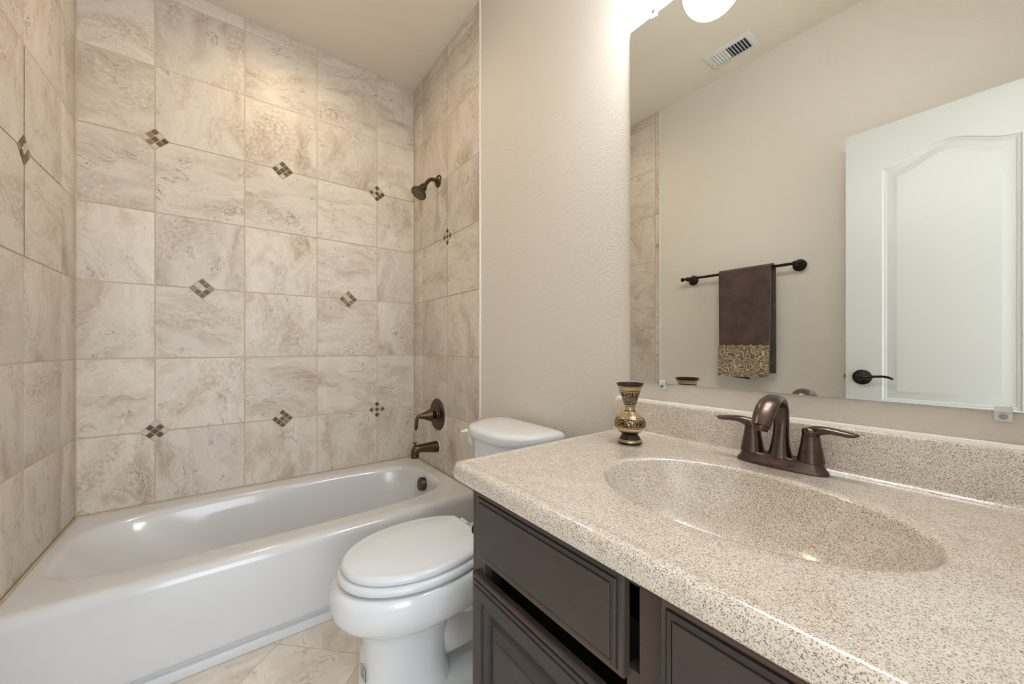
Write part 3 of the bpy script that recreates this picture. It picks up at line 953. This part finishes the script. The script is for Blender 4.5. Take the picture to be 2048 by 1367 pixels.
EDGE = [(0, 0), (0, .011), (.0015, .0135), (.004, .0145), (.0085, .0145), (.0090, .0125), (.0100, .0125), (.0106, .0170), (.0165, .0178), (.0170, .0160), (.0182, .0160), (.0190, .0195)]
for n_, (x0, x1) in enumerate(((1.689, 2.050), (2.101, 2.460))):
    m = MB(); m.loft(rect_rings(x0, x1, .626, .7635, EDGE, CY), 0, True, True, False); m.build('drawer_front', CAB, vc, bevel=.0006)
DPROF = EDGE + [(.042, .0195), (.0425, .0150), (.0460, .0160), (.0500, .0165), (.0520, .0140), (.0570, .0120), (.0600, .0040), (.0630, .0040), (.0660, .0065), (.0720, .0105), (.0800, .0135), (.0900, .0155), (.0915, .0175)]
for x0, x1 in ((1.673, 2.050), (2.101, 2.476)):
    m = MB(); m.loft(rect_rings(x0, x1, .105, .589, DPROF, CY), 0, True, True, False); m.build('door', CAB, vc, bevel=.0006)
# paper holder post on the cabinet side
tpx = thing('toilet_paper_holder', 'dark bronze paper holder on the side of the dark vanity cabinet', 'paper holder', (CX0, -.512, .635))
m = MB(); m.lathe([(.024, 0), (.024, .004), (.018, .009), (.009, .013), (.0075, .042), (.012, .044), (.0140, .052), (.009, .060), (.001, .062)], (CX0, -.512, .635), (-1, 0, 0), 28); m.build('post', DARKB, tpx)
m = MB(); m.tube([(CX0 - .050, -.512, .635), (CX0 - .050, -.365, .635)], .006, 14); m.build('rod', DARKB, tpx)
m = MB(); m.lathe([(.024, 0), (.024, .004), (.018, .009), (.009, .013), (.0075, .042), (.012, .044), (.0140, .052), (.009, .060), (.001, .062)], (CX0, -.365, .635), (-1, 0, 0), 28); m.build('post', DARKB, tpx)

# ================================================================== COUNTERTOP WITH SINK
KX0, KX1, KY, KZ = 1.622, XR - .001, -.592, .812
vt = thing('stone_counter', 'speckled beige stone countertop with oval sink and backsplash', 'countertop', (2.075, -.29, .779))
SXc, SYc, SA, SB = 2.074, -.304, .230, .158
N = 160
sangs = []
corn = sorted(math.atan2(y - SYc, x - SXc) % (2 * PI) for x, y in ((KX1, .0), (KX0, .0), (KX0, KY), (KX1, KY)))
cc = corn + [corn[0] + 2 * PI]


def rhit(ang, x0, x1, y0, y1):
    c_, s_ = math.cos(ang), math.sin(ang); t = 1e9
    if c_ > 1e-9: t = min(t, (x1 - SXc) / c_)
    if c_ < -1e-9: t = min(t, (x0 - SXc) / c_)
    if s_ > 1e-9: t = min(t, (y1 - SYc) / s_)
    if s_ < -1e-9: t = min(t, (y0 - SYc) / s_)
    return SXc + c_ * t, SYc + s_ * t


for a, b in zip(cc, cc[1:]):
    pa, pb = rhit(a, KX0, KX1, KY, 0), rhit(b, KX0, KX1, KY, 0)
    for i in range(40):
        t = i / 40; sangs.append(math.atan2(pa[1] + (pb[1] - pa[1]) * t - SYc, pa[0] + (pb[0] - pa[0]) * t - SXc))


def krect(off, z, rc=.0):
    r = []
    for a in sangs:
        x, y = rhit(a, KX0, KX1, KY, .0)
        # only the front and the left edge are shaped; small plan radius on the front left corner
        x = max(x, KX0 + off); y = max(y, KY + off)
        cx_, cy_ = KX0 + .016, KY + .016
        if x < cx_ and y < cy_:
            d = Vector((x - cx_, y - cy_)); L = max(d.length, 1e-6); R_ = .016 - off
            if L > R_: d = d * (R_ / L); x, y = cx_ + d.x, cy_ + d.y
        r.append((x, y, z))
    return r


def kell(da, db, z, n=2.0):
    r = []
    for a in sangs:
        x, y = se(SXc, SYc, SA + da, SB + db, n, a); r.append((x, y, z))
    return r


m = MB()
rings = [krect(.012, KZ - .034), krect(.002, KZ - .034), krect(0, KZ - .031), krect(0, KZ - .018), krect(.0012, KZ - .0115), krect(.004, KZ - .006), krect(.0085, KZ - .0015), krect(.013, KZ + .0002), krect(.020, KZ + .0003), krect(.026, KZ - .0008), krect(.034, KZ - .001)]
rings += [kell(.030, .030, KZ - .001), kell(.010, .010, KZ - .001), kell(.006, .006, KZ - .0015), kell(.003, .003, KZ - .003), kell(.0005, .0005, KZ - .007)]
m.loft(rings, 0, False, False)
m.build('countertop', GRAN, vt, sharp=60)
m = MB()
rings = [kell(.0005, .0005, KZ - .007), kell(-.004, -.003, KZ - .018), kell(-.012, -.009, KZ - .035), kell(-.026, -.020, KZ - .06), kell(-.048, -.036, KZ - .09), kell(-.080, -.058, KZ - .115), kell(-.12, -.085, KZ - .130), kell(-.17, -.115, KZ - .138), kell(-.205, -.134, KZ - .140)]
m.loft(rings, 0, False, True)
m.build('sink_basin', GRAN, vt, sharp=60)
m = MB(); m.lathe([(.024, 0), (.024, .003), (.018, .004), (.016, .002), (.001, .006)], (SXc, SYc, KZ - .141), (0, 0, 1), 32); m.build('drain', BRONZE2, vt)
# backsplash with soft top edge and a small cove at the counter
m = MB()
prof = [(.002, KZ - .002), (.002, .9005), (-.015, .9005), (-.0185, .899), (-.020, .8955), (-.020, KZ + .008), (-.0215, KZ + .004), (-.025, KZ + .001), (-.030, KZ - .0005), (-.030, KZ - .002)]
m.loft([[(x, y, z) for y, z in prof] for x in (KX0 - .006, KX1)], 0, True, True, False)
m.build('backsplash', GRAN, vt, sharp=50, bevel=.0015)
m = MB(); m.tube([(KX0 - .006, -.003, .9005), (KX1, -.003, .9005)], .0065, 8); m.build('caulk_bead', WHITE, vt)  # caulk made wide and white to paint in the backsplash top's bright reflection

# ================================================================== FAUCET
FX, FY, FZ = 2.066, -.061, KZ - .0006
fa = thing('faucet', 'bronze two handle centerset faucet on the countertop', 'faucet', (FX, FY, FZ))


def stadium(hx_, hy, z, waist=0.0, N=80, lift=None):
    r = []
    for i in range(N):
        t = 2 * PI * i / N; c_, s_ = math.cos(t), math.sin(t)
        k = (abs(c_) ** 2.6 + abs(s_) ** 2.6) ** (-1 / 2.6)
        x = hx_ * c_ * k; y = hy * s_ * k
        y *= 1 - waist * math.exp(-(x / .028) ** 2)
        zz_ = z + (lift(x) if lift else 0)
        r.append((FX + x, FY + y, FZ + zz_))
    return r


dip = lambda x: -.004 * math.exp(-((abs(x) - .026) / .012) ** 2)
m = MB()
m.loft([stadium(.080, .0275, 0), stadium(.0805, .028, .003), stadium(.079, .0265, .006), stadium(.0745, .0235, .012, .06), stadium(.0715, .0215, .020, .10, lift=dip), stadium(.070, .0205, .0235, .12, lift=dip), stadium(.067, .0185, .0255, .12, lift=dip), stadium(.04, .010, .0262, .1, lift=dip)], 0)
m.build('base_plate', BRONZE2, fa, sharp=60)
# hubs and levers
for sgn in (-1, 1):
    hx_ = FX + sgn * .0515
    m = MB(); m.lathe([(.0225, .022), (.0220, .026), (.0195, .040), (.0168, .055), (.0150, .068), (.0143, .0735), (.0130, .0738)], (hx_, FY, FZ), (0, 0, 1), 40)
    hub = m.build('handle_hub', BRONZE2, fa, sharp=60)
    m = MB(); m.lathe([(.0130, .0742), (.0143, .0745), (.0145, .079), (.0147, .082), (.0136, .0855), (.009, .0875), (.001, .0880)], (hx_, FY, FZ), (0, 0, 1), 36)
    L = [(hx_, FY, FZ + .0795), (hx_ + sgn * .009, FY - .001, FZ + .0830), (hx_ + sgn * .020, FY - .002, FZ + .0862), (hx_ + sgn * .032, FY - .003, FZ + .0872), (hx_ + sgn * .044, FY - .004, FZ + .0865), (hx_ + sgn * .056, FY - .005, FZ + .0850), (hx_ + sgn * .066, FY - .006, FZ + .0850), (hx_ + sgn * .073, FY - .006, FZ + .0862)]
    m.tube(L, [.0110, .0100, .0080, .0064, .0058, .0056, .0044, .001], 20, 0, True, [1, 1.15, 1.5, 1.8, 2.0, 1.9, 1.8, 2], up=(0, 0, 1))
    m.build('handle_lever', BRONZE2, fa, sharp=60)
# spout: wide flared neck arching forward
pts = []; rad = []; fl = []
SP = [(0, .020, .0215, 1.05), (0, .030, .0185, 1.05), (.001, .045, .0155, 1.05), (.004, .065, .0128, 1.12), (.006, .085, .0112, 1.25), (.005, .103, .0102, 1.42), (.001, .119, .0096, 1.58), (-.008, .132, .0092, 1.74),
      (-.022, .1400, .0090, 1.88), (-.040, .1415, .0092, 1.96), (-.058, .1370, .0098, 1.90), (-.074, .1280, .0108, 1.74), (-.088, .1150, .0122, 1.50), (-.097, .1030, .0136, 1.26), (-.103, .0940, .0142, 1.10)]
for y, z, r, f_ in SP: pts.append((FX, FY + y, FZ + z)); rad.append(r); fl.append(f_)
m = MB(); m.tube(pts, rad, 36, 0, True, fl, up=(0, 1, 0)); m.build('spout', BRONZE2, fa, sharp=50)
m = MB(); axs = (0, -.20, -1); m.lathe([(.0125, -.004), (.0125, .006), (.0115, .0075), (.009, .0075), (.009, .004)], (FX, FY - .103, FZ + .0935), axs, 28); m.build('aerator', BRONZE, fa)
m = MB(); m.lathe([(.0025, 0), (.0025, .048), (.0022, .050), (.0045, .053), (.0060, .058), (.0048, .063), (.001, .065)], (FX, FY + .024, FZ + .06), (0, 0, 1), 20); m.lathe([(.0025, 0), (.0025, .05)], (FX, FY + .024, FZ + .018), (0, 0, 1), 12)
m.build('lift_rod', BRONZE2, fa)
# maker's name on the front of the base
fc = bpy.data.curves.new('lettering', 'FONT'); fc.body = 'MOEN'; fc.size = .0052; fc.align_x = 'CENTER'; fc.extrude = .0002
ft_o = bpy.data.objects.new('lettering', fc); COL.objects.link(ft_o)
dg = bpy.context.evaluated_depsgraph_get(); dg.update()
me = bpy.data.meshes.new_from_object(ft_o.evaluated_get(dg)); bpy.data.objects.remove(ft_o)
lt = bpy.data.objects.new('lettering', me); me.materials.clear(); me.materials.append(COPPER); COL.objects.link(lt)
lt.parent = fa; lt.location = (0, -.0262, .0082); lt.rotation_euler = (math.radians(54), 0, 0)

# ================================================================== VASE
VX, VY, VZ = 1.763, -.148, KZ - .0005
prof = [(.0335, 0, 6), (.0345, .003, 6), (.0335, .006, 1), (.0325, .0085, 6), (.0318, .010, 1), (.031, .0115, 6), (.024, .022, 6), (.0215, .0255, 6), (.026, .028, 6), (.0345, .0335, 2), (.0415, .0395, 2),
        (.0432, .0420, 1), (.0437, .0432, 6), (.0441, .0446, 1), (.0444, .0458, 3), (.0450, .052, 3), (.0432, .061, 3), (.0395, .0675, 3), (.0380, .0690, 1), (.0370, .0700, 6), (.0355, .0712, 0), (.025, .0785, 0), (.0190, .0815, 1),
        (.0175, .0830, 6), (.0165, .0845, 1), (.0158, .0860, 6), (.0148, .0880, 0), (.0143, .0955, 0), (.0150, .0980, 6), (.0158, .1000, 1), (.0166, .1020, 6), (.0178, .1045, 3), (.0225, .1180, 3), (.0280, .1330, 3),
        (.0288, .1350, 6), (.0294, .1368, 1), (.0300, .1385, 6), (.0312, .1410, 0), (.0335, .1475, 0), (.0345, .1490, 6), (.0350, .1505, 1), (.0357, .1520, 6), (.0385, .1575, 6), (.0390, .1590, 6), (.0378, .1590, 6), (.0280, .137, 6), (.0155, .104, 6), (.001, .095, 6)]
m = MB()
m.lathe([(r * .875, h * .968) for r, h, _ in prof], (VX, VY, VZ), (0, 0, 1), 64, mis=[k for _, _, k in prof])
vm = {0: BRASS, 1: BRASS2, 2: BRASS2, 3: ENGR, 6: VBLK}
vo = m.build('vase', [BRASS, BRASS2, BRASS2, ENGR, BRASS, BRASS, VBLK], base=(VX, VY, VZ), sharp=50)
tag(vo, 'black and brass engraved vase standing at the left end of the countertop', 'vase')

# ================================================================== MIRROR
MX0, MX1, MZ0, MZ1 = 1.662, 2.430, .957, 2.0075
mi = thing('wall_mirror', 'large frameless mirror clipped to the wall above the sink', 'mirror', ((MX0 + MX1) / 2, 0.004, MZ0))
m = MB().box(MX0, -.004, MZ0, MX1, .0035, MZ1)
ob = m.build('mirror_glass', [MIRM, MIRE], mi)
for p in ob.data.polygons: p.material_index = 0 if p.normal.y < -.9 else 1
for cx_, cz, s_ in ((1.742, MZ1, 1), (2.352, MZ1, 1), (1.768, MZ0, -1), (2.347, MZ0, -1)):
    m = MB().box(cx_ - .009, -.0075, cz - s_ * .009, cx_ + .009, -.0045, cz + s_ * .003).box(cx_ - .009, -.0075, cz + s_ * .0005, cx_ + .009, .0038, cz + s_ * .016)
    cp = m.build('mirror_clip', CLIP, mi, bevel=.001)
    m = MB(); m.lathe([(.0045, 0), (.0042, .0018), (.001, .0022)], (cx_, -.0075, cz + s_ * .008), (0, -1, 0), 16); m.build('screw', STEEL, cp)

# ================================================================== VANITY LIGHT
vl = thing('vanity_light', 'bronze bar light with glowing white glass globes above the mirror', 'light', (2.045, .004, 2.30))
m = MB().box(1.80, -.022, 2.27, 2.29, .0035, 2.37); m.build('backplate', BRONZE, vl, bevel=.006, bseg=3)
for gx in (1.845, 2.045, 2.245):
    m = MB(); m.tube([(gx, -.018, 2.31), (gx, -.07, 2.318), (gx, -.115, 2.30), (gx, -.130, 2.26), (gx, -.130, 2.19)], .008, 14); m.lathe([(.010, .10), (.030, .085), (.034, .070), (.030, .066)], (gx, -.130, 2.09), (0, 0, 1), 28); m.build('arm', BRONZE, vl)
    m = MB(); m.lathe([(max(.0008, .077 * math.sin(PI * i / 24)), -.077 * math.cos(PI * i / 24)) for i in range(25)], (gx, -.130, 2.083), (0, 0, 1), 40); m.build('glass_globe', GLOBE, vl)

# ================================================================== SHOWER RECESSED LIGHT, CEILING REGISTER
rl = thing('recessed_light', 'round recessed ceiling light above the bathtub', 'light', (.50, -.742, CEIL))
m = MB(); m.lathe([(.075, 0), (.075, -.004), (.060, -.006), (.056, -.001)], (.50, -.742, CEIL), (0, 0, 1), 40, cap0=False, cap1=False); m.build('trim_ring', WHITE, rl)
m = MB(); m.lathe([(.055, -.0012), (.001, -.0015)], (.50, -.742, CEIL), (0, 0, 1), 40, cap0=False); m.build('lens', LENS, rl)
l = bpy.data.lights.new('bulb', 'SPOT'); l.energy = SHOWER_W; l.color = (1.0, .79, .50); l.spot_size = math.radians(172); l.spot_blend = .8; l.shadow_soft_size = .06
o = bpy.data.objects.new('bulb', l); COL.objects.link(o); o.parent = rl; o.location = (0, 0, -.012)

rg_ = thing('ceiling_register', 'white metal air register in the ceiling', 'air vent', (1.402, -1.314, CEIL))
RX0, RX1, RY0, RY1 = 1.278, 1.526, -1.392, -1.236
m = MB()
m.loft([[(x, y, z) for x, y in ((RX0 + i, RY0 + i), (RX1 - i, RY0 + i), (RX1 - i, RY1 - i), (RX0 + i, RY1 - i))] for i, z in ((0, CEIL), (0, CEIL - .003), (.006, CEIL - .007), (.030, CEIL - .007))], 0, False, False, False)
m.build('register_frame', VENTM, rg_)
m = MB().box(RX0 + .028, RY0 + .028, CEIL - .0022, RX1 - .028, RY1 - .028, CEIL - .0004); m.build('damper', VENTD, rg_)
nb = 12; x0, x1 = RX0 + .030, RX1 - .030
for i in range(nb + 1):
    x = x0 + (x1 - x0) * i / nb
    m = MB(); tl = .0075 if i < nb / 2 else -.0035
    w_ = .0058 if i < nb / 2 else .0012
    k = m.add([(x - w_, RY0 + .028, CEIL - .0070), (x + w_, RY0 + .028, CEIL - (.0030 if i < nb / 2 else .007)), (x + w_, RY1 - .028, CEIL - (.0030 if i < nb / 2 else .007)), (x - w_, RY1 - .028, CEIL - .0070),
               (x - w_, RY0 + .028, CEIL - .0062), (x + w_, RY0 + .028, CEIL - (.0022 if i < nb / 2 else .0022)), (x + w_, RY1 - .028, CEIL - .0022), (x - w_, RY1 - .028, CEIL - .0062)])
    for q in ((0, 3, 2, 1), (4, 5, 6, 7), (0, 1, 5, 4), (1, 2, 6, 5), (2, 3, 7, 6), (3, 0, 4, 7)): m.face([k + j for j in q])
    m.build('slat', VENTM, rg_)
m = MB(); m.lathe([(.003, 0), (.002, -.0015)], (RX0 + .016, (RY0 + RY1) / 2 - .02, CEIL - .007), (0, 0, 1), 12); m.build('screw', STEEL, rg_)

# ================================================================== TOWEL BAR AND TOWEL
BY, BZ = -1.410, 1.500
tbx = thing('towel_bar', 'dark bronze towel bar on the wall opposite the mirror', 'towel bar', (1.39, WL - .004, BZ))
m = MB(); m.tube([(1.085, BY, BZ), (1.694, BY, BZ)], .0080, 18)
m.build('bar', DARKB, tbx)
for x in (1.102, 1.679):
    m = MB(); m.lathe([(.032, 0), (.032, .005), (.029, .009), (.026, .010), (.024, .014), (.018, .017), (.014, .022), (.012, .030), (.011, .055), (.013, .062), (.015, .070), (.013, .082), (.006, .088), (.001, .089)], (x, WL - .004, BZ), (0, 1, 0), 36)
    post = m.build('post', DARKB, tbx)
for x, s_ in ((1.085, -1), (1.694, 1)):
    m = MB(); m.lathe([(.008, 0), (.0065, .004), (.0110, .008), (.0135, .015), (.0120, .023), (.006, .028), (.001, .029)], (x, BY, BZ), (s_, 0, 0), 24); m.build('finial', DARKB, tbx)

tw = thing('hand_towel', 'dark brown towel with a paisley border band hanging on the towel bar', 'towel', (1.446, BY, BZ + .012))
TX0, TX1 = 1.303, 1.586


def drape(x0, x1, y, z, off=0.0, thick=.006):
    pass


# towel cross-section: front panel, over the bar, back panel, as a thick sheet folded double
def towel_sheet():
    m = MB(); nx = 40
    front_bot, back_bot = .905, .915
    path = []
    for i in range(31): t = i / 30; path.append((BY + .0150, front_bot + (BZ + .002 - front_bot) * t, 'f'))
    for i in range(1, 12): a = PI * i / 12; path.append((BY + .0150 * math.cos(a), BZ + .002 + .0140 * math.sin(a), 't'))
    for i in range(31): t = i / 30; path.append((BY - .0150, BZ + .002 - (BZ + .002 - back_bot) * t, 'b'))
    def pos(i, k, side):
        t = i / nx; y, z, kind = path[k]
        x0, x1 = TX0, TX1
        if kind == 'f': x0 += .000 + .005 * (1 - (z - front_bot) / .6); x1 -= .012 + .006 * (1 - (z - front_bot) / .6)
        if kind == 'b': x0 += .004; x1 += .002
        if kind == 't': x1 -= .012 * (1 - (k - 30) / 12) if k > 30 else .012
        d = 1 - min(1, max(0, (BZ - z) / .6)); amp = .0035 * (1 - d)
        wob = amp * math.sin(t * 9 + (0 if kind == 'f' else 1.5)) + .0015 * math.sin(t * 23 + z * 6) * (1 - d)
        th = .0038 if side else -.0038
        ny = {'f': 1, 'b': -1, 't': 0}[kind]
        a = PI * (k - 30) / 12
        if kind == 't': return (x0 + (x1 - x0) * t, y + th * math.cos(a), z + th * math.sin(a))
        zz_ = z
        return (x0 + (x1 - x0) * t, y + ny * (th + abs(wob) * 1.0) + (.002 if kind == 'f' else -.002) * (1 - d), zz_)
    n = len(path)
    A = [[m.add([pos(i, k, 1)]) for i in range(nx + 1)] for k in range(n)]
    B = [[m.add([pos(i, k, 0)]) for i in range(nx + 1)] for k in range(n)]
    for k in range(n - 1):
        for i in range(nx):
            m.face([A[k][i], A[k][i + 1], A[k + 1][i + 1], A[k + 1][i]]); m.face([B[k][i], B[k + 1][i], B[k + 1][i + 1], B[k][i + 1]])
        m.face([A[k][0], A[k + 1][0], B[k + 1][0], B[k][0]]); m.face([A[k][nx], B[k][nx], B[k + 1][nx], A[k + 1][nx]])
    for i in range(nx):
        m.face([A[0][i], B[0][i], B[0][i + 1], A[0][i + 1]]); m.face([A[-1][i], A[-1][i + 1], B[-1][i + 1], B[-1][i]])
    return m


towel_sheet().build('towel_body', TOWEL, tw, sharp=70)
# paisley border over the lower front, a folded corner of the back showing beneath
m = MB(); nx = 32; nz = 14
bx0, bx1, bz0, bz1 = TX0 + .002, TX1 - .016, .8905, 1.066


def bpos(i, k, s_):
    t, q = i / nx, k / nz
    z = bz0 + (bz1 - bz0) * q - .004 * t * (1 - q)
    x = bx0 + (bx1 - bx0) * t - .001 * (1 - q)
    y = BY + .0290 + .0035 * math.sin(t * 8 + 1) * (1 - q * .4) + .004 * (1 - q)
    return (x, y - (.004 if s_ else 0), z)


A = [[m.add([bpos(i, k, 0)]) for i in range(nx + 1)] for k in range(nz + 1)]; B = [[m.add([bpos(i, k, 1)]) for i in range(nx + 1)] for k in range(nz + 1)]
for k in range(nz):
    for i in range(nx):
        m.face([A[k][i], A[k][i + 1], A[k + 1][i + 1], A[k + 1][i]]); m.face([B[k][i], B[k + 1][i], B[k + 1][i + 1], B[k][i + 1]])
    m.face([A[k][0], A[k + 1][0], B[k + 1][0], B[k][0]]); m.face([A[k][nx], B[k][nx], B[k + 1][nx], A[k + 1][nx]])
for i in range(nx):
    m.face([A[0][i], B[0][i], B[0][i + 1], A[0][i + 1]]); m.face([A[-1][i], A[-1][i + 1], B[-1][i + 1], B[-1][i]])
band = m.build('border_band', PAIS, tw, sharp=70)
m = MB()
pts = [(bx0 + (bx1 - bx0) * i / 40, bpos(int(i * nx / 40), nz, 0)[1] + .002, 1.066 + .0015 * math.sin(i * .8)) for i in range(41)]
m.tube(pts, .0028, 8)
for k in range(5):
    x = bx0 + (bx1 - bx0) * (.13 + .18 * k); y = bpos(int((.13 + .18 * k) * nx), nz, 0)[1] + .003
    m.tube([(x - .004, y, 1.074), (x, y + .002, 1.067), (x + .004, y, 1.060)], .0024, 8); m.tube([(x + .004, y, 1.074), (x, y + .002, 1.067), (x - .004, y, 1.060)], .0024, 8)
m.build('cord_trim', CORD, band)
m = MB()  # lower fold hanging behind the band
k = m.add([(TX0 + .006, BY + .008, .93), (TX0 + .17, BY + .008, .93), (TX0 + .165, BY + .010, .879), (TX0 + .160, BY + .010, .876), (TX0 + .012, BY + .010, .8935),
           (TX0 + .006, BY + .001, .93), (TX0 + .17, BY + .001, .93), (TX0 + .165, BY + .003, .879), (TX0 + .160, BY + .003, .876), (TX0 + .012, BY + .003, .8935)])
m.face([k, k + 1, k + 2, k + 3, k + 4]); m.face([k + 9, k + 8, k + 7, k + 6, k + 5])
for i in range(5): j = (i + 1) % 5; m.face([k + i, k + 5 + i, k + 5 + j, k + j])
m.build('inner_fold', TOWEL, tw)
